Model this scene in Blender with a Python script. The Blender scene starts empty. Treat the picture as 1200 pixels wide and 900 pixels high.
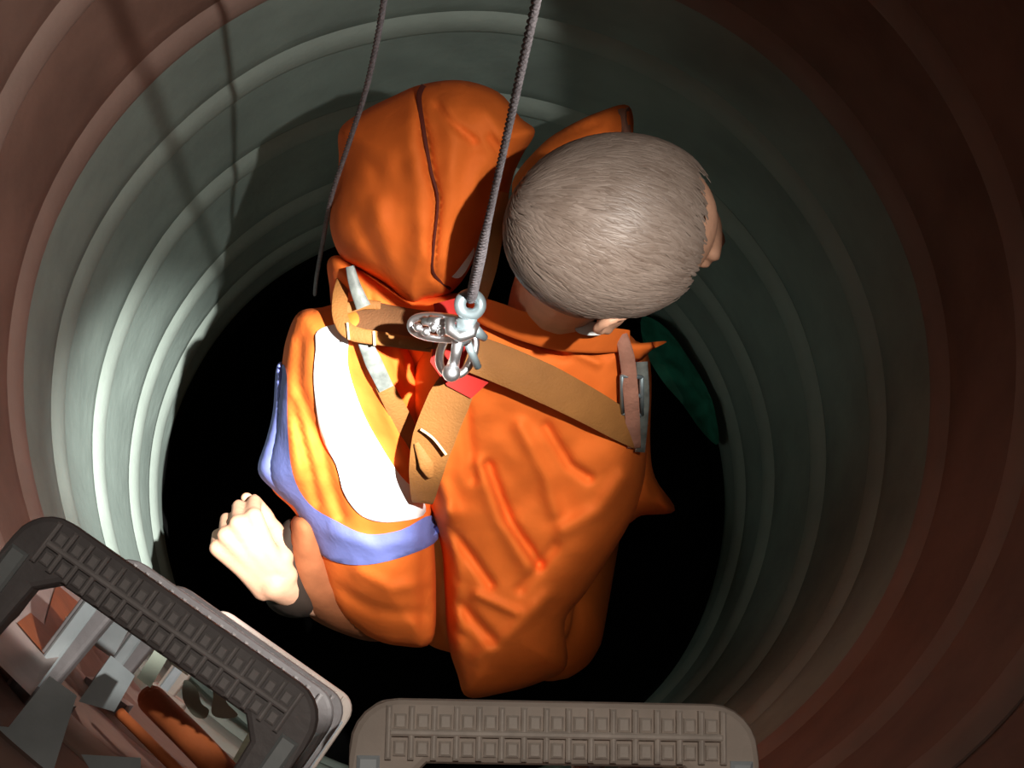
import bpy, bmesh, math, random
import numpy as np
from mathutils import Vector, Matrix, noise
from mathutils.geometry import delaunay_2d_cdt
random.seed(7)
rng = np.random.default_rng(7)
sc = bpy.context.scene
C = sc.collection

# ------------------------------------------------------------------ camera
F = 1733.0                     # focal length in pixels of the 1200 x 900 frame
H = 4.2                        # camera height above the chamber floor
NADIR = (449.0, 821.0)         # where straight down shows in the frame
down = Vector(((NADIR[0]-600)/F, (450-NADIR[1])/F, -1)).normalized()
zc = -down
yc = (Vector((0, 1, 0)) - zc*zc.y).normalized()
xc = yc.cross(zc)
M = Matrix((xc, yc, zc))       # camera axes -> world axes
CAM = Vector((0, 0, H))
cam_data = bpy.data.cameras.new('camera')
cam_data.sensor_fit = 'HORIZONTAL'; cam_data.sensor_width = 36.0
cam_data.lens = 36.0*F/1200.0
cam_data.clip_start = 0.02
cam = bpy.data.objects.new('camera', cam_data); C.objects.link(cam)
cam.matrix_world = Matrix.Translation(CAM) @ M.to_4x4()
sc.camera = cam

def depth(d): return 2.03+1.5*(d-.98) if d > .98 else 2.03+1.45*(d-.98)   # modelling depth -> metres from the camera
def P(px, py, d):              # point on the sight line through a pixel
    d = depth(d)
    return CAM + M @ Vector(((px-600)/F*d, (450-py)/F*d, -d))
def V(px, py, z):              # point at z metres below the camera
    w = M @ Vector(((px-600)/F, (450-py)/F, -1))
    return CAM + w*(z/-w.z)
def pix(p):
    q = M.transposed() @ (Vector(p)-CAM)
    return 600+F*q.x/-q.z, 450-F*q.y/-q.z, -q.z

# ------------------------------------------------------------------ world, lights, exposure
w = bpy.data.worlds.new('night_world'); sc.world = w; w.use_nodes = True
bg = w.node_tree.nodes['Background']
bg.inputs[0].default_value = (1.0, 0.72, 0.5, 1); bg.inputs[1].default_value = 0.012
sc.view_settings.view_transform = 'Standard'; sc.view_settings.look = 'None'
sc.view_settings.exposure = 0.0; sc.view_settings.gamma = 1.0
sc.view_settings.use_curve_mapping = False

def spot(name, loc, target, power, angle, blend, col, size=0.012):
    l = bpy.data.lights.new(name, 'SPOT'); l.energy = power; l.spot_size = math.radians(angle)
    l.spot_blend = blend; l.color = col; l.shadow_soft_size = size
    o = bpy.data.objects.new(name, l); C.objects.link(o); o.location = loc
    o.rotation_euler = (Vector(target)-Vector(loc)).to_track_quat('-Z', 'Y').to_euler()
    return o
TORCH = Vector((0.40, 0.215, H-0.35))
TAXIS = Vector((-0.405, 0.186, -0.895))
spot('torch_beam', TORCH, P(270, 535, 1.16), 790, 18.5, 1.0, (1.0, 0.97, 0.92))
spot('torch_corona', TORCH, P(440, 540, 1.1), 95, 29, 1.0, (1.0, 0.96, 0.90))
spot('torch_spill', TORCH, TORCH+TAXIS, 49, 47.6, 0.10, (1.0, 0.95, 0.88))
spot('fill_lamp', Vector((0.05, 0.10, H-0.02)), V(520, 930, 1.0), 6.0, 75, 1.0, (1.0, 0.88, 0.76), 0.02)  # fill added near the camera to brighten the steps

# ------------------------------------------------------------------ materials
def mat(name, col, rough=0.7, metal=0.0, var=0.12, scale=8.0, bump=0.0, bscale=60.0, spec=0.5, sheen=0.0, stretch=None):
    m = bpy.data.materials.new(name); m.use_nodes = True
    nt = m.node_tree; b = nt.nodes['Principled BSDF']
    tc = nt.nodes.new('ShaderNodeTexCoord'); mp = nt.nodes.new('ShaderNodeMapping')
    nt.links.new(tc.outputs['Object'], mp.inputs[0])
    if stretch: mp.inputs['Scale'].default_value = stretch
    n = nt.nodes.new('ShaderNodeTexNoise'); n.inputs['Scale'].default_value = scale; n.inputs['Detail'].default_value = 5
    nt.links.new(mp.outputs[0], n.inputs['Vector'])
    r = nt.nodes.new('ShaderNodeValToRGB')
    lo = [max(0, c*(1-var)) for c in col]; hi = [min(1, c*(1+var)) for c in col]
    r.color_ramp.elements[0].position = .3; r.color_ramp.elements[1].position = .7
    r.color_ramp.elements[0].color = (*lo, 1); r.color_ramp.elements[1].color = (*hi, 1)
    nt.links.new(n.outputs[0], r.inputs[0]); nt.links.new(r.outputs[0], b.inputs['Base Color'])
    b.inputs['Roughness'].default_value = rough; b.inputs['Metallic'].default_value = metal
    b.inputs['Specular IOR Level'].default_value = spec
    if sheen: b.inputs['Sheen Weight'].default_value = sheen
    if bump:
        n2 = nt.nodes.new('ShaderNodeTexNoise'); n2.inputs['Scale'].default_value = bscale; n2.inputs['Detail'].default_value = 4
        nt.links.new(mp.outputs[0], n2.inputs['Vector'])
        bp = nt.nodes.new('ShaderNodeBump'); bp.inputs['Strength'].default_value = bump; bp.inputs['Distance'].default_value = 0.004
        nt.links.new(n2.outputs[0], bp.inputs['Height']); nt.links.new(bp.outputs[0], b.inputs['Normal'])
    return m
MT = dict(
    orange=mat('orange_fabric', (.90, .185, .026), .75, var=.10, scale=9, bump=.25, bscale=45, spec=.25),
    seam=mat('dark_seam', (.10, .012, .004), .8),
    blue=mat('blue_band_fabric', (.20, .24, .62), .7, var=.12, scale=20, bump=.2, bscale=80, spec=.3),
    reflect=mat('reflective_tape', (.92, .93, .93), .35, var=.03, scale=30, bump=.05, bscale=200),
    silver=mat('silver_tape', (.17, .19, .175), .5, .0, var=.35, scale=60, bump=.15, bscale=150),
    shadeorange=mat('shaded_orange_fabric', (.30, .10, .04), .85, var=.25, scale=12, bump=.3, bscale=50, spec=.2),  # orange sleeve cloth with the forearm's shade put into the colour
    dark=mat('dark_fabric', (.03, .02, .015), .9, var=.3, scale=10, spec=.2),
    web=mat('tan_webbing', (.30, .125, .032), .7, var=.08, scale=25, bump=.3, bscale=300, spec=.3),
    webshade=mat('shaded_webbing', (.17, .075, .03), .75, var=.1, scale=25, bump=.3, bscale=300, spec=.3),  # harness webbing with the left strap's shadow put into the colour
    pinkweb=mat('faded_pink_webbing', (.42, .20, .14), .7, var=.2, scale=30, bump=.3, bscale=200, spec=.3),
    thread=mat('pale_thread', (.75, .52, .30), .7),
    red=mat('red_plastic', (.52, .012, .006), .55, var=.1, scale=20, spec=.25),
    steel=mat('bright_steel', (.88, .90, .93), .36, 1.0, var=.1, scale=30, bump=.08, bscale=120),
    zinc=mat('zinc_steel', (.36, .45, .48), .45, .7, var=.15, scale=40, bump=.1, bscale=120),
    rope=mat('grey_rope', (.19, .17, .18), .85, var=.2, scale=60, bump=.4, bscale=300, spec=.2),
    skin=mat('skin', (.62, .34, .22), .55, var=.10, scale=25, bump=.12, bscale=160, spec=.35),
    white=mat('white_cloth', (.75, .76, .72), .8, var=.05),
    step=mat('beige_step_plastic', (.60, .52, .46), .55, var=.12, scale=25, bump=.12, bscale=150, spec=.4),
    stepshade=mat('shaded_step_plastic', (.22, .205, .21), .5, var=.15, scale=25, bump=.15, bscale=150, spec=.4),  # step plastic darkened in colour for steps outside the torch beam
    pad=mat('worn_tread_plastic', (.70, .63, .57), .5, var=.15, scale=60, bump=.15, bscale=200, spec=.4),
    padshade=mat('shaded_tread_plastic', (.42, .40, .405), .5, var=.15, scale=60, bump=.15, bscale=200, spec=.4),  # tread plastic with the same shade in its colour
    inset=mat('pale_step_inset', (.58, .66, .72), .4, var=.08, scale=30),
    grey=mat('grey_metal', (.40, .45, .47), .5, .1, var=.2, scale=18, bump=.1),
    paleg=mat('pale_green_plastic', (.70, .80, .66), .5, var=.12, scale=40),
    panel=mat('pale_panel', (.50, .42, .40), .55, var=.12, scale=20),
    rust=mat('orange_rust', (.40, .10, .025), .7, var=.2, scale=20, bump=.2),
    olive=mat('olive_wood', (.085, .075, .045), .8, var=.25, scale=20, stretch=(1, 6, 1)),
    green=mat('dark_green_sheet', (.03, .26, .17), .6, var=.5, scale=14, bump=.4, bscale=40),
    wallorange=mat('rust_orange_shaft_wall', (.23, .135, .105), .75, var=.22, scale=7, bump=.35, bscale=40, spec=.25),
    wallgrey=mat('grey_shaft_wall', (.265, .335, .305), .75, var=.22, scale=6, bump=.3, bscale=40, spec=.25),
    ribgrey=mat('pale_shaft_rib', (.34, .41, .37), .6, var=.10, scale=10, bump=.2, bscale=60, spec=.3),
    riborange=mat('rust_shaft_rib', (.31, .21, .175), .65, var=.12, scale=10, bump=.2, bscale=60, spec=.3),
    concrete=mat('unlit_concrete', (.006, .006, .006), .8, var=.3, scale=4, spec=.1),  # near black: the darkness of the unlit pit is in the colour
    ground=mat('ground_concrete', (.12, .11, .10), .9, var=.2, scale=5, bump=.4, bscale=30),
    boot=mat('black_rubber', (.012, .012, .012), .5, var=.2, scale=20),
)

# ------------------------------------------------------------------ object helpers
WL = {}
def obj(name, verts, faces, m, parent=None, smooth=True, origin=None):
    v = [Vector(p) for p in verts]
    if origin is None:
        origin = sum(v, Vector())/len(v)
    origin = Vector(origin)
    me = bpy.data.meshes.new(name)
    me.from_pydata([tuple(p-origin) for p in v], [], [tuple(f) for f in faces])
    me.validate()
    bm = bmesh.new(); bm.from_mesh(me); bmesh.ops.recalc_face_normals(bm, faces=bm.faces); bm.to_mesh(me); bm.free()
    if smooth:
        for p in me.polygons: p.use_smooth = True
    me.materials.append(MT[m] if isinstance(m, str) else m)
    o = bpy.data.objects.new(name, me); C.objects.link(o)
    place(o, origin, parent)
    return o
def place(o, origin, parent):
    WL[o.name] = Vector(origin)
    if parent:
        o.parent = parent; o.location = Vector(origin)-WL[parent.name]
    else:
        o.location = origin
def empty(name, loc, label, cat, group=None):
    o = bpy.data.objects.new(name, None); C.objects.link(o); o.location = loc; WL[o.name] = Vector(loc)
    o.empty_display_size = .05
    return tag(o, label, cat, group)
def tag(o, label, cat, group=None):
    o['label'] = label; o['category'] = cat
    if group: o['group'] = group
    return o
def struct(o):
    o['kind'] = 'structure'; return o
def label(o, t):
    o['label'] = t; return o
def autosmooth(o, ang=35):
    bm = bmesh.new(); bm.from_mesh(o.data)
    for e in bm.edges:
        if len(e.link_faces) == 2 and e.calc_face_angle(0) > math.radians(ang): e.smooth = False
    bm.to_mesh(o.data); bm.free()

class MB:                      # collects shapes into one mesh
    def __init__(s): s.v = []; s.f = []
    def add(s, v, f):
        n = len(s.v); s.v += [Vector(p) for p in v]; s.f += [tuple(i+n for i in q) for q in f]
    def box(s, o, ax, ay, az, x0, x1, y0, y1, z0, z1, bev=0.0):
        o = Vector(o)
        if bev:
            b = bev
            pts = []
            for (zz, ins) in ((z0, 0), (z1-b, 0), (z1, b)):
                for (xx, yy) in ((x0+ins, y0+ins), (x1-ins, y0+ins), (x1-ins, y1-ins), (x0+ins, y1-ins)):
                    pts.append(o+ax*xx+ay*yy+az*zz)
            fs = [(3, 2, 1, 0), (8, 9, 10, 11)]
            for k in (0, 4):
                for i in range(4):
                    j = (i+1) % 4; fs.append((k+i, k+j, k+4+j, k+4+i))
            s.add(pts, fs); return
        pts = [o+ax*x+ay*y+az*z for z in (z0, z1) for (x, y) in ((x0, y0), (x1, y0), (x1, y1), (x0, y1))]
        s.add(pts, [(3, 2, 1, 0), (4, 5, 6, 7)]+[(i, (i+1) % 4, 4+(i+1) % 4, 4+i) for i in range(4)])
    def tube(s, pts, rad, n=12, closed=False):
        pts = [Vector(p) for p in pts]; k = len(pts)
        rad = rad if isinstance(rad, (list, tuple)) else [rad]*k
        T = []
        for i in range(k):
            a = pts[(i-1) % k] if (closed or i > 0) else pts[i]
            b = pts[(i+1) % k] if (closed or i < k-1) else pts[i]
            T.append((b-a).normalized())
        ref = Vector((0.31, 0.17, 0.93)); 
        if abs(T[0].dot(ref)) > .95: ref = Vector((1, 0, 0))
        N = (ref-T[0]*ref.dot(T[0])).normalized(); vs = []
        for i in range(k):
            N = (N-T[i]*N.dot(T[i])).normalized(); B = T[i].cross(N)
            for j in range(n):
                a = 2*math.pi*j/n; vs.append(pts[i]+(N*math.cos(a)+B*math.sin(a))*rad[i])
        fs = []
        for i in range(k if closed else k-1):
            for j in range(n):
                a, b = i*n, ((i+1) % k)*n
                fs.append((a+j, a+(j+1) % n, b+(j+1) % n, b+j))
        if not closed:
            fs.append(tuple(range(n-1, -1, -1))); fs.append(tuple((k-1)*n+j for j in range(n)))
        s.add(vs, fs)
    def ball(s, c, r, axes=None, nu=16, nv=10):
        c = Vector(c); rx, ry, rz = r if isinstance(r, (list, tuple)) else (r, r, r)
        X, Y, Z = axes or (Vector((1, 0, 0)), Vector((0, 1, 0)), Vector((0, 0, 1)))
        vs = [c+Z*rz]; fs = []
        for i in range(1, nv):
            t = math.pi*i/nv
            for j in range(nu):
                a = 2*math.pi*j/nu
                vs.append(c+X*(rx*math.sin(t)*math.cos(a))+Y*(ry*math.sin(t)*math.sin(a))+Z*(rz*math.cos(t)))
        vs.append(c-Z*rz)
        for j in range(nu): fs.append((0, 1+j, 1+(j+1) % nu))
        for i in range(nv-2):
            for j in range(nu):
                a, b = 1+i*nu, 1+(i+1)*nu
                fs.append((a+j, b+j, b+(j+1) % nu, a+(j+1) % nu))
        l = len(vs)-1; a = 1+(nv-2)*nu
        for j in range(nu): fs.append((l, a+(j+1) % nu, a+j))
        s.add(vs, fs)
    def limb(s, pts, rad, n=16):           # tapered chain with ball joints (for remeshing)
        fine = spline(pts, 5) if len(pts) > 2 else [Vector(p) for p in pts]
        fr = np.interp(np.linspace(0, len(pts)-1, len(fine)), range(len(pts)), rad).tolist()
        s.tube(fine, fr, n)
        s.ball(fine[0], fr[0]); s.ball(fine[-1], fr[-1])
    def build(s, name, m, parent=None, smooth=True, origin=None): return obj(name, s.v, s.f, m, parent, smooth, origin)

def spline(pts, sub=8, closed=False):
    pts = [Vector(p) for p in pts]; k = len(pts); out = []
    for i in range(k if closed else k-1):
        if closed: p0, p1, p2, p3 = pts[(i-1) % k], pts[i], pts[(i+1) % k], pts[(i+2) % k]
        else: p0, p1, p2, p3 = pts[max(i-1, 0)], pts[i], pts[i+1], pts[min(i+2, k-1)]
        for j in range(sub):
            t = j/sub
            out.append(.5*((2*p1)+(p2-p0)*t+(2*p0-5*p1+4*p2-p3)*t*t+(3*p1-p0-3*p2+p3)*t**3))
    if not closed: out.append(pts[-1])
    return out

def remesh(name, mb, voxel, m, parent, smooth_it=4):
    o = obj(name, mb.v, mb.f, m, parent)
    r = o.modifiers.new('r', 'REMESH'); r.mode = 'VOXEL'; r.voxel_size = voxel; r.use_smooth_shade = True
    if smooth_it:
        sm = o.modifiers.new('s', 'SMOOTH'); sm.iterations = smooth_it; sm.factor = .5
    dg = bpy.context.evaluated_depsgraph_get()
    me = bpy.data.meshes.new_from_object(o.evaluated_get(dg)); o.modifiers.clear()
    old = o.data; o.data = me; bpy.data.meshes.remove(old); me.name = name
    for p in me.polygons: p.use_smooth = True
    if not me.materials: me.materials.append(MT[m])
    return o

# ---- soft cloth masses: an outline on a sloping middle surface, swollen to both sides
def seg_dist(p, poly, closed):
    poly = np.asarray(poly, float); k = len(poly); best = np.full(len(p), 1e9)
    for i in range(k if closed else k-1):
        a = poly[i]; b = poly[(i+1) % k]; ab = b-a; t = np.clip(((p-a)@ab)/max(ab@ab, 1e-9), 0, 1)
        best = np.minimum(best, np.hypot(*(p-(a+t[:, None]*ab)).T))
    return best
def inside(p, poly):
    poly = np.asarray(poly, float); r = np.zeros(len(p), bool); k = len(poly); j = k-1
    for i in range(k):
        xi, yi = poly[i]; xj, yj = poly[j]
        c = ((yi > p[:, 1]) != (yj > p[:, 1])) & (p[:, 0] < (xj-xi)*(p[:, 1]-yi)/(yj-yi+1e-12)+xi)
        r ^= c; j = i
    return r
def smooth_outline(o, sub=5):
    return [(q.x, q.y) for q in spline([(a, b, 0) for a, b in o], sub, True)]
def tri2d(outline, step):
    o = np.array(outline, float); lo, hi = o.min(0), o.max(0)
    gx, gy = np.meshgrid(np.arange(lo[0], hi[0], step), np.arange(lo[1], hi[1], step*.87))
    gx = gx+(np.arange(gx.shape[0]) % 2)[:, None]*step*.5
    g = np.c_[gx.ravel(), gy.ravel()]
    g = g[inside(g, o)]; g = g[seg_dist(g, o, True) > step*.55]
    n = len(o); pts = [Vector(q) for q in o]+[Vector(q) for q in g]
    v, e, f, ov, oe, of = delaunay_2d_cdt(pts, [(i, (i+1) % n) for i in range(n)], [], 1, 1e-5)
    return np.array([(q.x, q.y) for q in v]), f
class Soft:
    def __init__(s, outline, depths, front, back, w, creases=(), wob=0.004, wscale=.02, sub=5, round_outline=True):
        s.o = smooth_outline(outline, sub) if round_outline else outline
        D = np.array(depths, float); A = np.c_[D[:, :2], np.ones(len(D))]
        s.pl = np.linalg.lstsq(A, D[:, 2], rcond=None)[0]
        s.front, s.back, s.w, s.cr, s.wob, s.ws = front, back, w, creases, wob, wscale
    def mid(s, p): return p@s.pl[:2]+s.pl[2]
    def prof(s, p):
        t = np.clip(seg_dist(p, s.o, True)/s.w, 0, 1)*inside(p, s.o)
        return np.sqrt(np.maximum(0, 1-(1-t)**2)), t
    def relief(s, p, t):
        r = np.zeros(len(p))
        for poly, sig, amp in s.cr:
            r += amp*np.exp(-(seg_dist(p, np.array(poly), False)/sig)**2)
        nz = np.array([noise.noise((x*s.ws, y*s.ws, 3.1))+.5*noise.noise((x*s.ws*2.3, y*s.ws*2.3, 9.7)) for x, y in p])
        return (r+s.wob*nz)*np.clip(t*3, 0, 1)
    def top(s, p):             # view depth of the front face
        p = np.atleast_2d(np.asarray(p, float)); h, t = s.prof(p)
        return s.mid(p)-s.front*h-s.relief(p, t)
    def build(s, name, m, parent, step=6):
        p, f = tri2d(s.o, step); h, t = s.prof(p)
        nb = np.where(seg_dist(p, s.o, True) < .01)[0]; isb = set(nb.tolist())
        h[nb] = 0; t[nb] = 0
        mid = s.mid(p); df = mid-s.front*h-s.relief(p, t); db = mid+s.back*h
        vs = [P(x, y, d) for (x, y), d in zip(p, df)]; fs = [tuple(q) for q in f]; mp = {}
        for i, ((x, y), d) in enumerate(zip(p, db)):
            if i in isb: mp[i] = i
            else: mp[i] = len(vs); vs.append(P(x, y, d))
        fs += [tuple(mp[i] for i in reversed(q)) for q in f]
        s.obj = obj(name, vs, fs, m, parent); return s.obj
def patch(name, poly, depthf, lift, thick, m, parent, step=5, rnd=True):   # thin cloth piece lying on a soft mass
    o = smooth_outline(poly, 4) if rnd else poly
    p, f = tri2d(o, step); d = depthf(p)
    n = len(p); vs = [P(x, y, q-lift) for (x, y), q in zip(p, d)]+[P(x, y, q-lift+thick) for (x, y), q in zip(p, d)]
    fs = [tuple(q) for q in f]+[tuple(i+n for i in reversed(q)) for q in f]
    ec = {}
    for q in f:
        for i in range(3):
            e = (q[i], q[(i+1) % 3]); ec[tuple(sorted(e))] = ec.get(tuple(sorted(e)), 0)+1
    for (a, b), c in ec.items():
        if c == 1: fs.append((a, b, b+n, a+n))
    r = obj(name, vs, fs, m, parent); autosmooth(r, 50); return r
def ribbon(name, pts, hw, m, parent, thick=.004, tilt=0.0, sub=6):   # pts (px, py, d); hw half-width in px; tilt: depth slope across
    c = spline(pts, sub); k = len(c)
    hw = np.interp(np.linspace(0, 1, k), np.linspace(0, 1, len(hw)), hw) if isinstance(hw, (list, tuple)) else [hw]*k
    tl = np.interp(np.linspace(0, 1, k), np.linspace(0, 1, len(tilt)), tilt) if isinstance(tilt, (list, tuple)) else [tilt]*k
    vs = []; fs = []
    for i in range(k):
        a, b = c[max(i-1, 0)], c[min(i+1, k-1)]; t = Vector((b.x-a.x, b.y-a.y)).normalized(); n = Vector((-t.y, t.x))
        for u, bow in ((-1, .0), (-.8, -.0012), (0, -.0016), (.8, -.0012), (1, .0)):
            vs.append(P(c[i].x+n.x*hw[i]*u, c[i].y+n.y*hw[i]*u, c[i].z+tl[i]*u+bow))
        for u in (1, 0, -1):
            vs.append(P(c[i].x+n.x*hw[i]*u, c[i].y+n.y*hw[i]*u, c[i].z+tl[i]*u+thick))
    for i in range(k-1):
        for j in range(8): fs.append((i*8+j, i*8+(j+1) % 8, (i+1)*8+(j+1) % 8, (i+1)*8+j))
    fs += [tuple(range(7, -1, -1)), tuple((k-1)*8+j for j in range(8))]
    r = obj(name, vs, fs, m, parent); autosmooth(r, 50); return r

# ------------------------------------------------------------------ shaft
R = 0.6
AX = Vector((.138, .427, 0))
def lathe(name, prof, m, parent=None, n=128, wob=0.0, seed=0):    # prof: (radius, z below camera); closed loop
    k = len(prof); vs = []; fs = []
    for j in range(n):
        a = 2*math.pi*j/n
        for i, (r, z) in enumerate(prof):
            q = r+wob*noise.noise((math.cos(a)*2.2+seed, math.sin(a)*2.2, z*3))
            vs.append((AX.x+q*math.cos(a), AX.y+q*math.sin(a), H-z))
    for j in range(n):
        b = (j+1) % n*k; a = j*k
        for i in range(k): fs.append((a+i, a+(i+1) % k, b+(i+1) % k, b+i))
    o = obj(name, vs, fs, m, parent, origin=(AX.x, AX.y, H-sum(z for _, z in prof)/k)); autosmooth(o, 40); return o
ZB = [0.55, 0.78, 1.03, 1.30, 1.570, 1.853, 2.109, 2.409, 2.738, 2.95, 3.125]
RB = [R+.004, R, R+.003, R-.002, R, R, R-.001, R-.004, R-.006, R-.008, 0]
wall = struct(lathe('wall_shaft', [(R+.03, .55), (R+.10, .55), (R+.10, 3.125), (R+.03, 3.125)], 'ground'))
wall['label'] = 'round ribbed shaft wall, rust orange above and grey below'
for i in range(len(ZB)-1):
    up = ZB[i+1] <= 1.86
    z0, z1, r = ZB[i], ZB[i+1], RB[i]
    lathe('shaft_ring', [(r+.002, z0+.012), (r+.001, z0+.06), (r+.002, (z0+z1)/2), (r+.001, z1-.05), (r+.004, z1-.010), (r+.010, z1), (r+.032, z1), (r+.032, z0), (r+.012, z0)],
          'wallorange' if up else 'wallgrey', wall, wob=.005, seed=0)
    zz = z0; rr = r
    if i > 0:
        up2 = zz < 1.80
        lathe('shaft_rib', [(rr+.006, zz-.016), (rr-.001, zz-.004), (rr-.005, zz+.012), (rr-.005, zz+.034), (rr-.002, zz+.046), (rr+.006, zz+.058), (rr+.02, zz+.04), (rr+.02, zz-.01)],
              'riborange' if up2 or i == 5 else 'ribgrey', wall, wob=.005, seed=0)
# dark chamber below and the ground around the opening
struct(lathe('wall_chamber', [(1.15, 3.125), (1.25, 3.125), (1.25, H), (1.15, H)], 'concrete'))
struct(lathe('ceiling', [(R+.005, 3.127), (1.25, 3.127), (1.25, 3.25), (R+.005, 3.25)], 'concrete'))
def disk(name, r, z, m, t):
    n = 64; vs = [(AX.x+r*math.cos(2*math.pi*j/n), AX.y+r*math.sin(2*math.pi*j/n), zz) for zz in (z, z-t) for j in range(n)]
    fs = [tuple(range(n)), tuple(range(2*n-1, n-1, -1))]+[(j, j+n, (j+1) % n+n, (j+1) % n) for j in range(n)]
    return struct(obj(name, vs, fs, m, None, False))
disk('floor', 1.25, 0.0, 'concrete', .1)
struct(lathe('ground', [(R+.02, .55), (2.5, .55), (2.5, .70), (R+.10, .70)], 'ground'))

# ------------------------------------------------------------------ steps of the shaft ladder
Zu = Vector((0, 0, 1))
def make_step(e0, e1, z, lab, dark, ncol=15):
    a, b = V(*e0, z), V(*e1, z)
    X = (b-a).normalized(); Y = Zu.cross(X).normalized()      # Y toward shaft middle
    mid = (a+b)/2
    if Y.dot(Vector((AX.x, AX.y, mid.z))-mid) < 0: Y = -Y
    L = .236; hw = L/2
    # distance to the wall behind
    dist = .05
    while dist < .4 and (Vector((mid.x-Y.x*dist, mid.y-Y.y*dist))-Vector((AX.x, AX.y))).length < R-.004: dist += .002
    fm, pm, im = ('stepshade', 'padshade', 'grey') if dark else ('step', 'pad', 'inset')  # dark picks the copies with shade painted into the plastic
    root = empty('shaft_step', mid-Y*dist, lab, 'ladder step', 'plastic steps of the shaft ladder')
    mb = MB()
    # frame: front bar and two arms with rounded outer corners, swept as one outline with a hole
    rc = .027; tb = .036; aw = .032
    out = []
    for cx, cy, a0 in ((hw-rc, -rc, 0), (-hw+rc, -rc, 90)):
        for k in range(7):
            t = math.radians(a0+90*k/6); out.append((cx+rc*math.cos(t), cy+rc*math.sin(t)))
    out += [(-hw, -dist-.02), (-hw+aw*.75, -dist-.02)]
    inn = [(-hw+aw, -tb-.012), (-hw+aw+.012, -tb), (hw-aw-.012, -tb), (hw-aw, -tb-.012)]
    loop = out+inn+[(hw-aw*.75, -dist-.02), (hw, -dist-.02)]
    n = len(loop); th = .024
    cx0 = sum(p[0] for p in loop)/n
    pts2 = [Vector(p) for p in loop]
    v, e, f, *_ = delaunay_2d_cdt(pts2, [(i, (i+1) % n) for i in range(n)], [], 1, 1e-6)
    vs = [mid+X*p.x+Y*p.y for p in v]+[mid+X*p.x+Y*p.y-Zu*th for p in v]
    fs = [tuple(q) for q in f]+[tuple(i+n for i in reversed(q)) for q in f]+[(i, (i+1) % n, (i+1) % n+n, i+n) for i in range(n)]
    fr = obj('frame', vs, fs, fm, root, False)
    bv = fr.modifiers.new('b', 'BEVEL'); bv.width = .004; bv.segments = 2; bv.limit_method = 'ANGLE'; bv.angle_limit = math.radians(50)
    # raised rib grid of the tread
    tx = hw-.022; y0, y1 = -tb+.002, -.004; rw = .0017
    g = MB(); hgt = .0060
    for k in range(ncol+1):
        x = -tx+2*tx*k/ncol; g.box(mid, X, Y, Zu, x-rw, x+rw, y0, y1, 0.0, hgt, .0012)
    g.box(mid, X, Y, Zu, -tx, tx, (y0+y1)/2-rw*1.2, (y0+y1)/2+rw*1.2, 0.0, hgt+.0006, .0012)
    g.build('tread_grid', pm, root, False)
    cw = 2*tx/ncol; ch = (y1-y0)/2
    pb = MB(); px_, py_ = cw/2-rw-.0012, ch/2-rw-.0016
    pb.box(Vector(), X, Y, Zu, -px_, px_, -py_, py_, 0, .0036, .0012)
    first = None
    for r_ in range(2):
        for k in range(ncol):
            c = mid+X*(-tx+cw*(k+.5))+Y*(y0+ch*(r_+.5)-.0012)
            if first is None:
                first = obj('tread_pad', [q+c for q in pb.v], pb.f, pm, root, False, origin=c)
            else:
                o = first.copy(); C.objects.link(o); place(o, c, root)
    for s_ in (-1, 1):
        q = MB(); xo = s_*(hw-.011)
        q.box(mid, X, Y, Zu, xo-.0065, xo+.0065, -dist, -.032, -.001, .004, .002)
        q.build('arm_inset', im, root, False)
    for s_ in (-1, 1):         # collars where the arms enter the wall
        q = MB(); q.box(mid, X, Y, Zu, s_*(hw-.02)-.026, s_*(hw-.02)+.026, -dist-.015, -dist+.018, -.038, .008, .004)
        q.build('wall_collar', fm, root, False)
    return root
EB = ((413, 817), (888, 826)); EL = ((45, 585), (392, 828))
def drop(e, k): return tuple((NADIR[0]+(x-NADIR[0])*k, NADIR[1]+(y-NADIR[1])*k) for x, y in e)
ZBs, ZLs = .865, .985
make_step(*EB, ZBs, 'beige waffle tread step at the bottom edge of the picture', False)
make_step(*EL, ZLs, 'shaded waffle tread step slanting at the lower left', True)
for k, lab in ((.30, 'shaded step directly beneath the dark slanting step'), (.60, 'shaded step two below the dark slanting step, mostly hidden by it'), (1.05, 'pale lit step whose rounded end shows beyond the dark slanting step')):
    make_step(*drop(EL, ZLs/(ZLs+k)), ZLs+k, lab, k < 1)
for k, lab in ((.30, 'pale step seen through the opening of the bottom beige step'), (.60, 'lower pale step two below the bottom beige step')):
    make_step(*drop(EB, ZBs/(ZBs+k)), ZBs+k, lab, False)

# ------------------------------------------------------------------ person
FOOT = V(575, 640, 3.2)
person = empty('person', FOOT, 'person with short grey hair in orange hooded workwear hanging from a rope', 'person')

# head frame
hc = P(715, 272, .745)
def cdir(x, y, z): return (M @ Vector((x, y, z))).normalized()
hu = cdir(.14, .33, .92); hf = cdir(.93, .05, -.38); hf = (hf-hu*hf.dot(hu)).normalized(); hs = hu.cross(hf)   # up, forward, left
def HP(f, s, u): return hc+(hf*f+hs*s+hu*u)*1.08
body = MB()
body.ball(HP(.008, 0, .012), (.113, .088, .098), (hf, hs, hu), 32, 20)      # skull
body.ball(HP(.044, 0, -.055), (.074, .066, .085), (hf, hs, hu), 24, 16)  # face and jaw
body.ball(HP(.084, 0, -.112), (.028, .030, .024), (hf, hs, hu))          # chin
body.limb([HP(.116, 0, -.020), HP(.132, 0, -.052), HP(.114, 0, -.062)], [.008, .013, .012])   # nose
body.limb([HP(.110, .035, -.008), HP(.117, 0, -.006), HP(.110, -.035, -.008)], [.009, .010, .009])  # brow
body.limb([HP(.106, .020, -.083), HP(.115, 0, -.081), HP(.106, -.020, -.083)], [.006, .008, .006])  # lips
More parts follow.
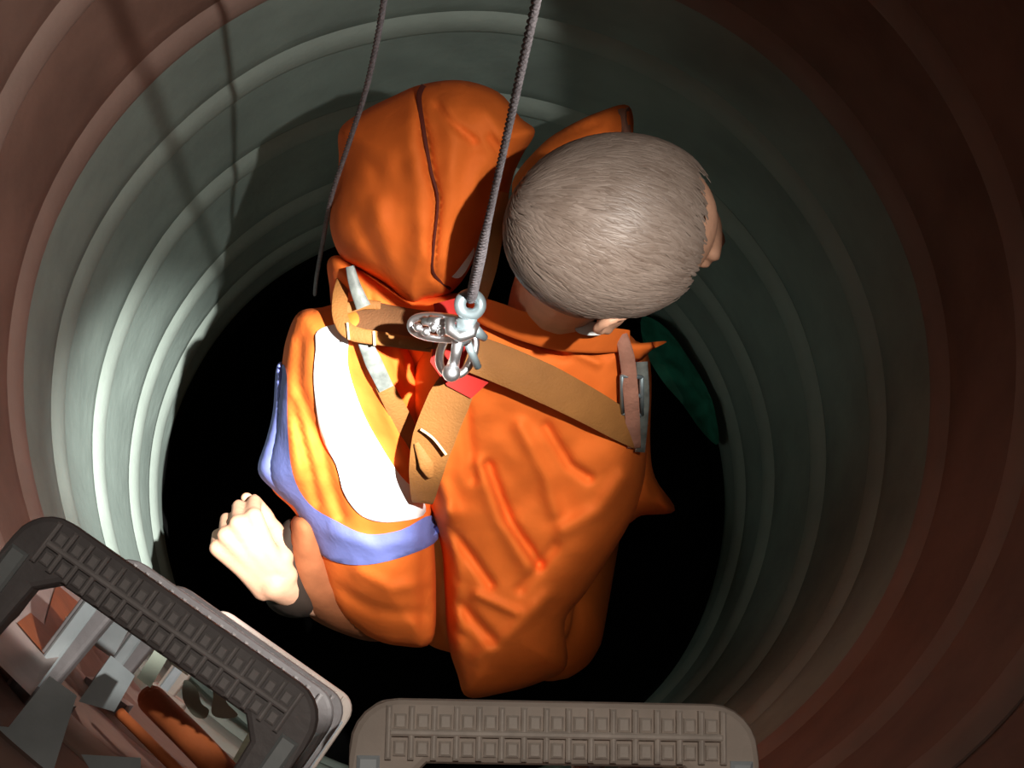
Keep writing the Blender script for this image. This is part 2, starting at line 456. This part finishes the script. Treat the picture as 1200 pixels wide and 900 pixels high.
for s_ in (-1, 1):
    body.ball(HP(.104, s_*.031, -.024), (.011, .013, .011), (hf, hs, hu))
    body.ball(HP(-.008, s_*.084, -.035), (.018, .008, .032), (hf, hs, hu))   # ear
    body.limb([HP(.008, s_*.088, -.018), HP(-.016, s_*.095, -.010), HP(-.026, s_*.094, -.035), HP(-.006, s_*.088, -.062)], [.005, .006, .006, .005])
nb = P(640, 385, 1.05)
body.limb([HP(-.015, 0, -.06), P(652, 345, .925), nb], [.066, .060, .060])
pel = P(592, 715, 1.36)
body.limb([nb, P(625, 470, 1.10), P(605, 600, 1.20), pel], [.065, .085, .085, .085])
shL, shR = P(425, 420, 1.09), P(712, 475, 1.14)
body.limb([shL, P(560, 430, 1.10), shR], [.045, .060, .045])
elL = P(425, 690, 1.25); wrL = P(322, 683, 1.16)
body.limb([shL, P(420, 560, 1.15), elL], [.045, .042, .038])
body.limb([elL, P(380, 700, 1.23), wrL], [.038, .034, .028])
elR = P(715, 580, 1.27); wrR = P(650, 520, 1.42)
body.limb([shR, elR], [.045, .040]); body.limb([elR, wrR], [.040, .028])
def hand(wr, fwd, side, nrm, curl, bodymb, s=1.0, thumb=1):
    # fwd: wrist to knuckles; side: toward the thumb; nrm: out of the back of the hand
    kn = []
    for k, (u, l) in enumerate(((.032, .092), (.011, .097), (-.011, .092), (-.031, .082))):
        q = wr+fwd*(l*s)+side*(u*s)+nrm*(.004*s if k in (1, 2) else 0); kn.append(q)
        bodymb.limb([wr+side*(u*.55*s)-nrm*.002, (wr+q)/2+side*(u*.12*s)+nrm*.004, q], [.016*s, .014*s, .0115*s], 12)
        L = (.044, .049, .046, .036)[k]*s; L2 = L*.68; L3 = L*.5
        p = q; a = 0; pts = [p]; 
        for ln, da in ((L, curl[0]), (L2, curl[1]), (L3, curl[2])):
            a += da; p = p+(fwd*math.cos(a)-nrm*math.sin(a)+side*(u*.25))*ln; pts.append(p)
        for i in range(3): bodymb.limb([pts[i], pts[i+1]], [(.0100, .0090, .0082, .0072)[i]*s, (.0090, .0082, .0072)[i]*s], 12)
    t0 = wr+fwd*.022*s+side*.026*s-nrm*.008; t1 = t0+(fwd*.65+side*.15-nrm*.75)*.040*s; t2 = t1+(fwd*.75-side*.2-nrm*.6)*.034*s; t3 = t2+(fwd*.9-side*.2-nrm*.4)*.026*s
    bodymb.limb([t0, t1], [.016*s, .0125*s], 12); bodymb.limb([t1, t2], [.012*s, .0105*s], 12); bodymb.limb([t2, t3], [.0105*s, .008*s], 12)
    return kn
kd = P(262, 606, 1.13)
fw = (kd-wrL).normalized()
nr = cdir(-.15, .10, 1.0); nr = (nr-fw*nr.dot(fw)).normalized(); sd = nr.cross(fw)
hand(wrL, fw, -sd, nr, (1.5, 1.4, .9), body, 1.2)
fwR = cdir(-.6, .3, -.7); nrR = cdir(.2, .9, .2); nrR = (nrR-fwR*nrR.dot(fwR)).normalized()
hand(wrR, fwR, nrR.cross(fwR), nrR, (.5, .6, .4), body, 1.0)
away = Vector((AX.x, AX.y, 0)).normalized(); rt = away.cross(Zu)
legs = []
for s_ in (-1, 1):
    hip = pel+rt*(.085*s_)-Zu*.04
    kn = hip+away*.27-Zu*.30+rt*(.03*s_); an = kn-Zu*.40-away*(.16)
    body.limb([hip, kn], [.080, .056]); body.limb([kn, (kn+an)/2+rt*0-away*.015, an], [.055, .052, .038])
    body.limb([an, an-Zu*.06+away*.13], [.036, .03])
    legs.append((hip, kn, an))
remesh('body', body, .0042, 'skin', person, 3)

# hair: scalp cap plus combed locks
hm = bpy.data.materials.new('grey_blond_hair'); hm.use_nodes = True
nt = hm.node_tree; at = nt.nodes.new('ShaderNodeAttribute'); at.attribute_name = 'tone'
mx = nt.nodes.new('ShaderNodeValToRGB'); mx.color_ramp.elements[0].color = (.15, .105, .08, 1); mx.color_ramp.elements[1].color = (.30, .235, .195, 1)
nt.links.new(at.outputs['Fac'], mx.inputs[0]); nt.links.new(mx.outputs[0], nt.nodes['Principled BSDF'].inputs['Base Color'])
nt.nodes['Principled BSDF'].inputs['Roughness'].default_value = .45; nt.nodes['Principled BSDF'].inputs['Specular IOR Level'].default_value = .4
def skull(f, s, u, k=1.0):                     # unit direction -> point on the hair surface
    return HP(.002+f*.115*k, s*.095*k, .010+u*.102*k)
def hairy(f, s, u): return u > -.55+.75*max(0, f+.15)+3.5*max(0, f-.52) and not (abs(s) > .8 and -.35 < f < .25 and u < -.2)
cap = MB(); nu, nv = 56, 36; idx = {}; cv = []; cf = []
for i in range(nv+1):
    for j in range(nu):
        t = math.pi*i/nv; a = 2*math.pi*j/nu; d = (math.sin(t)*math.cos(a), math.sin(t)*math.sin(a), math.cos(t))
        idx[i, j] = len(cv); cv.append((d, skull(*d)+hu*0))
for i in range(nv):
    for j in range(nu):
        q = [idx[i, j], idx[i+1, j], idx[i+1, (j+1) % nu], idx[i, (j+1) % nu]]
        if all(hairy(*cv[k][0]) for k in q): cf.append(q)
hv = [c[1] for c in cv]; hfc = [tuple(q) for q in cf]; tone = [.35]*len(hv)
n0 = len(hv); hv += [skull(*c[0], .93) for c in cv]; tone += [.3]*len(cv)
hfc += [tuple(k+n0 for k in reversed(q)) for q in cf]
whorl = Vector((-.80, .55, .25)).normalized()
nl = 0
while nl < 6500:
    d = Vector(rng.normal(size=3)).normalized()
    if not hairy(*d): continue
    nl += 1
    t = d-whorl*d.dot(whorl); 
    if t.length < .03: continue
    t = (t-d*t.dot(d)).normalized(); sw = d.cross(t); ang = .9*math.exp(-((d-whorl).length/.7)**2)+.35*noise.noise(d*3)+float(rng.normal(0, .13))
    t = t*math.cos(ang)+sw*math.sin(ang); sw = d.cross(t)
    L = .22+.30*rng.random(); wd = .006+.018*rng.random(); tn = float(np.clip(.5+.35*noise.noise(d*5)+rng.normal(0, .13), 0, 1))
    b = len(hv); q = d
    for k in range(5):
        u = k/4; q = (d+t*(L*u)+sw*(.05*u*u*math.sin(nl))).normalized()
        lift = 1.0+.016*math.sin(math.pi*min(1, u*1.15+.1))+.010*(nl % 5)/5
        wk = wd*(1-u**2*.9)*(.6+.4*min(1, u*4))
        for e_, lf in ((-1, 0), (0, .005), (1, 0)):
            z = (q+sw*(wk*e_)).normalized(); hv.append(skull(*z, lift+lf)); tone.append(min(1, tn+(.08 if e_ == 0 else -.04)))
    for k in range(4):
        for e_ in (0, 1): hfc.append((b+k*3+e_, b+k*3+e_+1, b+k*3+e_+4, b+k*3+e_+3))
ho = obj('hair', hv, hfc, hm, person)
atr = ho.data.attributes.new('tone', 'FLOAT', 'POINT')
atr.data.foreach_set('value', tone[:len(ho.data.vertices)])

# jacket back
back_s = Soft([(548, 352), (590, 356), (640, 378), (700, 388), (738, 392), (756, 430), (759, 490), (757, 545), (750, 585), (733, 622), (708, 662), (684, 698),
               (662, 728), (664, 780), (632, 800), (590, 812), (548, 817), (536, 790), (525, 752), (521, 690), (517, 640), (500, 590), (486, 540), (478, 470), (492, 400), (520, 365)],
              [(630, 370, 1.0), (540, 400, 1.04), (740, 440, 1.06), (600, 600, 1.16), (560, 800, 1.27), (740, 580, 1.16), (500, 600, 1.17)], .100, .13, 62,
              creases=[([(522, 600), (530, 650), (534, 700), (536, 760)], 9, .022), ([(572, 545), (597, 611), (632, 661)], 6, -0.0160), ([(560, 545), (585, 611), (620, 665)], 10, 0.0112), ([(527, 620), (550, 650), (575, 685)], 6, -0.0144),
                       ([(520, 640), (535, 680)], 5, -0.0112), ([(540, 710), (578, 752)], 7, -0.0144), ([(520, 725), (540, 745)], 5, -0.0112), ([(559, 697), (605, 718)], 6, 0.0096),
                       ([(640, 500), (668, 545), (690, 560)], 6, -0.0112), ([(610, 500), (640, 560), (650, 600)], 9, 0.0096), ([(545, 480), (555, 560)], 8, -0.0096),
                       ([(520, 480), (515, 560), (530, 600)], 9, 0.0160), ([(650, 400), (700, 425)], 6, 0.0080), ([(600, 385), (660, 415)], 6, -0.0080), ([(660, 620), (700, 600), (730, 560)], 10, 0.0112),
                       ([(640, 700), (600, 740), (560, 770)], 9, 0.0112), ([(650, 640), (610, 690)], 7, -0.0096)], wob=.007, wscale=.018)
back_s.build('jacket_back', 'orange', person, 4)
bt = back_s.top
# left sleeve and side
sl = Soft([(350, 366), (378, 360), (420, 352), (470, 380), (492, 430), (502, 500), (506, 560), (508, 620), (511, 690), (506, 752), (470, 757), (436, 748), (398, 722), (380, 690), (366, 640),
           (345, 600), (320, 575), (311, 548), (322, 500), (330, 430), (336, 395)],
          [(360, 380, 1.06), (480, 420, 1.04), (430, 560, 1.13), (330, 540, 1.14), (440, 740, 1.23), (510, 620, 1.16)], .085, .10, 70,
          creases=[([(500, 600), (502, 690), (498, 750)], 9, -.022), ([(350, 400), (348, 450), (375, 520), (385, 560), (400, 605)], 7, -.012), ([(342, 470), (360, 540), (372, 590)], 5, -.010), ([(338, 500), (350, 560)], 8, .008),
                   ([(390, 625), (440, 640), (500, 630)], 8, .006), ([(395, 690), (440, 715), (500, 720)], 8, -.008), ([(420, 670), (460, 690), (505, 680)], 8, .008),
                   ([(455, 400), (480, 470), (497, 540)], 6, -.008), ([(430, 400), (455, 480), (485, 560)], 9, .007)], wob=.006, wscale=.02)
slo = sl.build('sleeve', 'orange', person, 5)
st = sl.top
label(patch('reflective_stripe', [(372, 388), (398, 380), (408, 395), (408, 430), (424, 480), (445, 520), (470, 558), (494, 582), (496, 604), (455, 612), (425, 605), (404, 580), (394, 545), (376, 510), (368, 450), (370, 410)], st, .004, .004, 'reflect', slo), 'wide white reflective stripe')
label(patch('blue_band', [(329, 432), (336, 440), (337, 500), (343, 555), (362, 590), (395, 611), (430, 626), (470, 621), (506, 604), (513, 632), (480, 650), (430, 662), (388, 657), (364, 636), (346, 596), (322, 574), (313, 548), (322, 505)], st, .004, .004, 'blue', slo), 'blue fabric band')
# blue panel standing proud of the outer side
bp = Soft([(324, 430), (334, 432), (338, 500), (346, 556), (352, 596), (318, 572), (302, 550), (312, 515), (320, 480)], [(325, 430, 1.09), (340, 590, 1.15), (305, 550, 1.14)], .022, .02, 14, wob=.003)
label(bp.build('side_panel', 'blue', slo, 4), 'blue fabric side panel')
# forearm part of the sleeve, its shade put into a browner colour
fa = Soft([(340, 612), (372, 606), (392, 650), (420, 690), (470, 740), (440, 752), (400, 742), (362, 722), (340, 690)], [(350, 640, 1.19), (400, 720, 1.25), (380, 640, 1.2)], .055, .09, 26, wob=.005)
fa.build('forearm_sleeve', 'shadeorange', person, 5)
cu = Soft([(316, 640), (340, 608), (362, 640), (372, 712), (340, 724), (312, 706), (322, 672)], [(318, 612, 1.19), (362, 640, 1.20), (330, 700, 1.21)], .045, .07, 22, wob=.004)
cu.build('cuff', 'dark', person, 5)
# right sleeve, mostly behind the back
rs = Soft([(738, 400), (762, 425), (762, 520), (768, 560), (791, 598), (752, 604), (730, 612), (700, 560), (700, 450)], [(750, 420, 1.10), (780, 596, 1.2), (720, 600, 1.2)], .05, .07, 22, wob=.006,
          creases=[([(765, 565), (770, 600)], 6, -.008)])
rs.build('sleeve', 'orange', person, 5)
# shoulder cloth between hood and sleeve
ls = Soft([(384, 306), (400, 300), (430, 318), (480, 345), (545, 345), (560, 375), (520, 420), (505, 450), (470, 420), (420, 395), (392, 372), (386, 335)],
          [(395, 320, 1.02), (540, 350, .985), (490, 420, 1.04), (410, 380, 1.05)], .05, .08, 40, creases=[([(430, 325), (436, 365)], 5, -.008), ([(405, 310), (420, 360)], 6, .006)], wob=.004)
ls.build('shoulder_yoke', 'orange', person, 5)
# hood
hd = Soft([(398, 152), (426, 130), (462, 112), (494, 99), (540, 94), (584, 108), (610, 138), (627, 154), (612, 182), (602, 205), (590, 246), (572, 272), (556, 304), (541, 330), (523, 346),
           (500, 350), (481, 356), (452, 332), (422, 315), (400, 302), (387, 268), (390, 232), (397, 190)],
          [(400, 160, .96), (540, 100, .93), (610, 160, .92), (390, 270, 1.0), (490, 350, .985), (550, 310, .965)], .095, .08, 95,
          creases=[([(497, 98), (491, 112), (496, 150), (505, 200), (513, 235), (508, 290), (508, 322), (528, 340)], 4.5, -.012), ([(480, 110), (482, 160), (492, 230), (495, 300)], 12, .008),
                   ([(522, 118), (530, 160), (530, 240), (523, 300)], 12, .007), ([(512, 124), (530, 145), (556, 165)], 4.5, -.008), ([(574, 162), (588, 180), (592, 205)], 5, -.009),
                   ([(420, 260), (445, 320)], 8, -.006), ([(440, 240), (465, 330)], 10, .006), ([(560, 200), (540, 290)], 10, .006), ([(405, 170), (440, 200)], 10, -.005), ([(560, 120), (585, 150)], 9, .005)],
          wob=.006, wscale=.02)
hood = hd.build('hood', 'orange', person, 5)
ht = hd.top
ribbon('hood_seam', [(x, y, float(ht([(x, y)])[0])-.006) for x, y in ((497, 100), (491, 114), (496, 150), (505, 200), (513, 235), (508, 290), (508, 320), (528, 339))], [3.5, 3, 2, 1.6, 1.6, 1.8], 'seam', hood, .003)
label(patch('hood_lining', [(523, 300), (548, 285), (556, 296), (541, 324), (527, 322)], lambda p: ht(p)*0+.925, .0, .01, 'white', hood, 6), 'white lining at the hood edge')
# collar around the neck
def coll(name, pts, hw, tilt, m='orange', thick=.006): return ribbon(name, pts, hw, m, person, thick, tilt, 8)
coll('collar', [(548, 356, .925), (575, 368, .90), (612, 382, .893), (655, 394, .90), (700, 398, .915), (738, 399, .95)], [12, 16, 17, 17, 16, 12], [.012, .016, .018, .018, .014, .01])
cl = Soft([(722, 398), (748, 402), (781, 400), (764, 410), (748, 424), (728, 418)], [(722, 400, .95), (781, 400, .975), (745, 420, .98)], .012, .012, 14, wob=.002)
cl.build('collar_tip', 'orange', person, 5)
cf_ = Soft([(600, 215), (632, 172), (662, 150), (702, 131), (737, 124), (741, 160), (720, 172), (680, 180), (640, 215), (615, 260)], [(640, 170, 1.12), (737, 125, 1.06), (610, 240, 1.13)], .02, .03, 18, wob=.005,
           creases=[([(640, 165), (700, 145)], 5, -.006)])
cfo = cf_.build('collar_front', 'orange', person, 5)
label(patch('collar_edge', [(724, 128), (737, 125), (740, 158), (729, 160)], cf_.top, .003, .004, 'pinkweb', cfo, 6, False), 'pale edge of the collar')  # paler strip along the collar tip
label(patch('shirt_collar', [(674, 378), (690, 377), (711, 380), (708, 391), (690, 393), (676, 389)], lambda p: p[:, 0]*0+.872, 0, .02, 'white', person, 6), 'white shirt collar showing behind the neck')
# trousers and boots
tr = MB()
tr.limb([pel+Zu*.06, pel-Zu*.03], [.115, .115])
for hip, kn, an in legs:
    tr.limb([hip, kn], [.100, .082]); tr.limb([kn, (kn+an)/2-away*.02, an+Zu*.05], [.080, .078, .070])
remesh('trousers', tr, .010, 'orange', person, 4)
for hip, kn, an in legs:
    b = MB(); b.limb([an+Zu*.12, an], [.052, .048]); b.limb([an-Zu*.02-away*.03, an-Zu*.055+away*.09, an-Zu*.07+away*.17], [.044, .044, .036])
    b.box(an, rt, away, Zu, -.045, .045, -.075, .20, -.115, -.085)
    remesh('boot', b, .008, 'boot', person, 2)

# ------------------------------------------------------------------ harness
hroot = empty('safety_harness', P(530, 420, 1.0), 'tan webbing safety harness strapped across the orange back', 'harness')
def on(x, y, f=bt, up=.006): return (x, y, float(f([(x, y)])[0])-up)
ribbon('strap', [(548, 412, .915), on(590, 428, up=.030), on(640, 450, up=.028), on(690, 476, up=.022), on(728, 498, up=.014), (752, 512, 1.03)], [22, 23, 23, 21, 19, 16], 'web', hroot)
ribbon('strap', [(542, 440, .935), (526, 470, .945), (508, 515, .965), (499, 555, .99), (495, 590, 1.05)], [20, 25, 25, 20, 12], 'web', hroot)
ribbon('stitching', [(493, 503, .952), (508, 514, .951), (523, 533, .957)], 1.6, 'thread', hroot, .003)
ribbon('strap_fold', [(488, 519, .966), (500, 545, .972), (505, 560, .985)], [3, 9, 3], 'web', hroot, .006)
ribbon('strap', [(402, 368, .985), (440, 378, .965), (490, 386, .945), (532, 388, .932)], [24, 24, 23, 20], 'webshade', hroot, tilt=-.012)  # left strap, its shadow painted as darker webbing
ribbon('strap', [(404, 318, 1.0), (399, 345, .975), (399, 372, .955), (412, 390, .945), (455, 398, .938), (506, 406, .93)], [6, 9, 9, 9, 8, 7], 'web', hroot)
ribbon('stitching', [(407, 378, .944), (409, 398, .940)], 1.4, 'thread', hroot, .003)
ribbon('stitching', [(438, 388, .937), (439, 405, .936)], 1.6, 'thread', hroot, .003)
ribbon('strap', [(404, 362, .972), (425, 357, .972), (446, 358, .972)], [7, 6, 5], 'web', hroot)
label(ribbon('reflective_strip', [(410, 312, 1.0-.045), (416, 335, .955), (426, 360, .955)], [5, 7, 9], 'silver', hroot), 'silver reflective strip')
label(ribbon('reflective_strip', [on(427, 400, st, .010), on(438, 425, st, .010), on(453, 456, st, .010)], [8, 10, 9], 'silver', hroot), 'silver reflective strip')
ribbon('strap', [on(449, 450, st, .006), on(470, 490, st, .008), on(486, 525, st, .008), on(498, 545, st, .006)], [10, 12, 11, 8], 'web', hroot)
ribbon('strap', [(561, 352, .89), (572, 315, .84), (582, 268, .82), (590, 225, .85)], [9, 10, 9, 7], 'web', hroot)
ribbon('strap', [(728, 392, .935), (735, 420, .945), (740, 470, .975), (743, 525, 1.03)], [7, 9, 9, 8], 'pinkweb', hroot)
ribbon('strap', [(752, 424, .97), (754, 470, .99), (750, 530, 1.04)], [7, 7, 6], 'silver', hroot)
b = MB()
for k in range(3): b.tube([P(728, 440+22*k, .955+.018*k), P(752, 442+22*k, .96+.018*k)], .0032, 8)
b.tube([P(729, 440, .955), P(729, 484, .991)], .0032, 8); b.tube([P(752, 442, .96), P(752, 486, .996)], .0032, 8)
label(b.build('buckle', 'zinc', hroot), 'grey strap buckle')
pp = [(508, 356), (540, 348), (556, 372), (566, 404), (574, 447), (552, 467), (524, 452), (504, 424), (512, 390)]
label(patch('dorsal_plate', pp, lambda p: p[:, 0]*0+.928+(p[:, 1]-400)*.0001, .0, .008, 'red', hroot, 8, False), 'red plastic back plate')
def oval(cx, cy, d, lx, ly, ang, rad, n=40, sup=2.4, tiltd=0):       # rounded loop in a plane facing the viewer
    out = []
    for k in range(n):
        t = 2*math.pi*k/n; c, s = math.cos(t), math.sin(t)
        x = lx*math.copysign(abs(c)**(2/sup), c); y = ly*math.copysign(abs(s)**(2/sup), s)
        out.append(P(cx+x*math.cos(ang)-y*math.sin(ang), cy+x*math.sin(ang)+y*math.cos(ang), d+tiltd*x/max(lx, 1)))
    m = MB(); m.tube(out, rad, 10, True); return m
m = oval(536, 412, .872, 19, 28, .35, .0055); label(m.build('back_ring', 'steel', hroot), 'bright steel back ring')

# connectors above the harness, lifted clear of the back by the taut rope
UP = -.055
car = empty('carabiner', P(520, 385, UP+.88), 'bright steel carabiner lying sideways at the harness ring', 'carabiner')
m = oval(517, 384, UP+.882, 36, 13, .10, .0050, tiltd=-.015); m.build('bow', 'steel', car)
m = MB(); m.tube([P(497, 376, UP+.886), P(530, 379, UP+.870)], .0062, 12); m.tube([P(505, 376.5, UP+.883), P(518, 378, UP+.876)], .0078, 12); m.build('gate_sleeve', 'steel', car)
m = MB()
for k in range(5): m.ball(P(490+9*k, 384+(k % 2)*5, UP+.882-.003*k), .0058, None, 10, 8)
m.build('screw_nut', 'steel', car)
sh = empty('swivel_shackle', P(548, 380, UP+.86), 'grey steel swivel shackle joining the thick rope to the harness', 'shackle')
m = MB(); pts = []
for k in range(25):
    t = 2*math.pi*k/24
    pts.append(P(551+12*math.cos(t), 357+12*math.sin(t), .848+UP+.006*math.cos(t)))
m.tube(pts[:-1], .0072, 12, True); m.build('bow', 'zinc', sh)
m = MB(); m.tube([P(549, 368, UP+.85), P(546, 384, UP+.862), P(541, 398, UP+.872)], [.011, .013, .011], 14); m.build('swivel_body', 'zinc', sh)
m = MB(); m.tube([P(538, 396, UP+.866), P(533, 420, UP+.874), P(529, 436, UP+.900)], [.0075, .0065, .009], 14); m.ball(P(529, 437, UP+.880), .0115); m.build('pin', 'steel', sh)
m = MB(); m.tube([P(527, 372, UP+.856), P(528, 388, UP+.856), P(540, 394, UP+.853), P(552, 390, UP+.853), P(557, 378, UP+.856)], [.006, .0075, .008, .0075, .006], 12); m.build('yoke', 'steel', sh)
m = MB(); m.tube([P(548, 402, UP+.885), P(560, 430, UP+.905)], .005, 10); m.tube([P(552, 384, UP+.866), P(568, 396, UP+.88)], [.009, .005], 10); m.build('locking_arm', 'zinc', sh)

# ------------------------------------------------------------------ ropes
def rope(name, path, rad, lab, grp, strands=3, pitch=.03):
    c = spline(path, 10); L = [0]
    for i in range(1, len(c)): L.append(L[-1]+(c[i]-c[i-1]).length)
    n = max(60, int(L[-1]/.003)); Lf = np.linspace(0, L[-1], n)
    cx = np.array([tuple(q) for q in c]); pts = [Vector((np.interp(l, L, cx[:, 0]), np.interp(l, L, cx[:, 1]), np.interp(l, L, cx[:, 2]))) for l in Lf]
    rr = rad if isinstance(rad, (list, tuple)) else [rad, rad]
    rv = np.interp(Lf/L[-1], np.linspace(0, 1, len(rr)), rr)
    mb = MB(); N = Vector((1, 0, 0))
    T = [(pts[min(i+1, n-1)]-pts[max(i-1, 0)]).normalized() for i in range(n)]
    fr = []
    for i in range(n):
        N = (N-T[i]*N.dot(T[i])).normalized(); fr.append((N.copy(), T[i].cross(N)))
    for s_ in range(strands):
        hp = []
        for i in range(n):
            a = 2*math.pi*(Lf[i]/pitch+s_/strands); hp.append(pts[i]+(fr[i][0]*math.cos(a)+fr[i][1]*math.sin(a))*rv[i]*.5)
        mb.tube(hp, [float(q)*.56 for q in rv], 7)
    o = mb.build(name, 'rope', None, origin=pts[-1]); return tag(o, lab, 'rope', grp)
# the thick rope hangs straight down to the shackle
base = P(552, 350, .845+UP)
rope('rope', [base+Zu*1.75, base+Zu*1.2, base+Zu*.6, base+Zu*.25, base+Zu*.06, base], [.0036]*16+[.0042, .0062, .0066, .0066], 'thick grey rope running down to the shackle beside the head', 'ropes hanging in the shaft')
def G(px, py, z): return V(px, py, z)
rope('rope', [G(500, -500, .75), G(462, -120, 1.12), G(450, 0, 1.33), G(430, 100, 1.55), G(408, 170, 1.74), G(388, 232, 1.92), G(378, 285, 2.12), G(371, 325, 2.35), G(369, 345, 2.55)], .0034, 'thin grey rope hanging slack past the left side of the hood', 'ropes hanging in the shaft')

# ------------------------------------------------------------------ clutter seen through the slanting step
def wall_d(px, py, off):       # distance along the sight line to a surface off metres inside the shaft wall
    w = M @ Vector(((px-600)/F, (450-py)/F, -1)); r = R-off
    a = w.x**2+w.y**2; b = -2*(w.x*AX.x+w.y*AX.y); c = AX.x**2+AX.y**2-r*r
    return (-b+math.sqrt(max(0, b*b-4*a*c)))/(2*a)
def raw(d): return .98+(d-2.03)/(1.5 if d > 2.03 else 1.45)
def block(name, poly, off, th, m, lab, cat, grp=None, rnd=False):
    cx = sum(q[0] for q in poly)/len(poly); cy = sum(q[1] for q in poly)/len(poly)
    d = raw(min(max(wall_d(cx, cy, off), 1.06), 1.6))
    o = patch(name, poly, lambda p: p[:, 0]*0+d, 0, th, m, None, 14, rnd)
    return tag(o, lab, cat, grp)
pn = empty('wall_panel', P(60, 740, raw(1.3)), 'pale panel with orange pointed pattern seen through the dark step', 'panel')
def pblock(name, poly, lift, th, m):
    return patch(name, poly, lambda p: np.array([raw(min(wall_d(x, y, .03), 1.7)) for x, y in p]), lift, th, m, pn, 14, False)
pblock('board', [(66, 664), (120, 700), (36, 815), (-10, 770), (-10, 752), (22, 722)], 0, .012, 'panel')
pblock('pattern', [(66, 684), (104, 716), (88, 742), (62, 778), (20, 730), (36, 718), (52, 732)], .004, .004, 'rust')
pblock('white_point', [(77, 722), (93, 733), (80, 755), (75, 738)], .0075, .004, 'panel')
block('metal_bracket', [(119, 702), (156, 728), (132, 772), (96, 746)], .06, .02, 'grey', 'grey metal bracket just below the tread of the dark slanting step', 'bracket')
block('metal_bracket', [(130, 768), (158, 792), (134, 834), (92, 822)], .05, .02, 'grey', 'grey metal block below the bracket, left of the brown hose', 'bracket')
block('metal_bar', [(58, 792), (90, 815), (62, 905), (-10, 905), (-10, 850), (10, 852)], .02, .02, 'grey', 'broad grey metal bar at the lower left corner', 'metal bar')
block('metal_plate', [(95, 884), (165, 888), (165, 910), (110, 910)], .03, .02, 'grey', 'small grey plate cut by the bottom edge, left', 'metal plate')
def hosepath(pts): return spline([P(x, y, raw(d)) for x, y, d in pts], 6)
m = MB(); q = hosepath([(178, 820, 1.40), (200, 842, 1.38), (230, 872, 1.36), (280, 925, 1.33)]); m.tube(q, .0135, 16); m.ball(q[0], .0135)
tag(m.build('hose', 'rust', None), 'thick orange brown hose end below the dark slanting step', 'hose')
m = MB(); m.tube(hosepath([(140, 835, 1.32), (175, 870, 1.3), (225, 920, 1.28)]), .005, 12)
tag(m.build('thin_hose', 'rust', None), 'thin rusty hose left of the thick orange hose', 'hose')
block('plastic_clip', [(181, 762), (196, 772), (176, 806), (160, 794)], .09, .012, 'paleg', 'straight pale green clip nearest the grey brackets', 'clip', 'pale green clips')
block('plastic_clip', [(202, 766), (226, 780), (220, 792), (200, 778)], .09, .012, 'paleg', 'short pale green clip tucked against the dark tread', 'clip', 'pale green clips')
block('plastic_clip', [(216, 797), (230, 806), (236, 824), (245, 832), (240, 842), (226, 838), (214, 818)], .09, .012, 'paleg', 'rounded pale green clip beside the thick hose', 'clip', 'pale green clips', True)
block('plastic_clip', [(247, 796), (262, 800), (265, 822), (279, 838), (262, 842), (248, 836), (250, 815)], .09, .012, 'paleg', 'curved pale green clip farthest right of the pale clips', 'clip', 'pale green clips', True)
block('wooden_post', [(318, 822), (352, 826), (338, 860), (312, 910), (262, 910), (290, 860)], .05, .04, 'olive', 'dull olive brown post at the end of the dark slanting step', 'post')

# dark green sheet at the lower edge of the shaft
o = patch('plastic_sheet', [(752, 372), (778, 382), (806, 418), (834, 468), (842, 520), (822, 505), (800, 474), (776, 446), (756, 410)],
          lambda p: np.array([raw(min(wall_d(x, y, .03+.012*noise.noise((x*.07, y*.07, 1.0))), 3.3)) for x, y in p]), 0, .006, 'green', None, 5)
tag(o, 'crumpled dark green plastic sheet behind the right shoulder', 'plastic sheet')
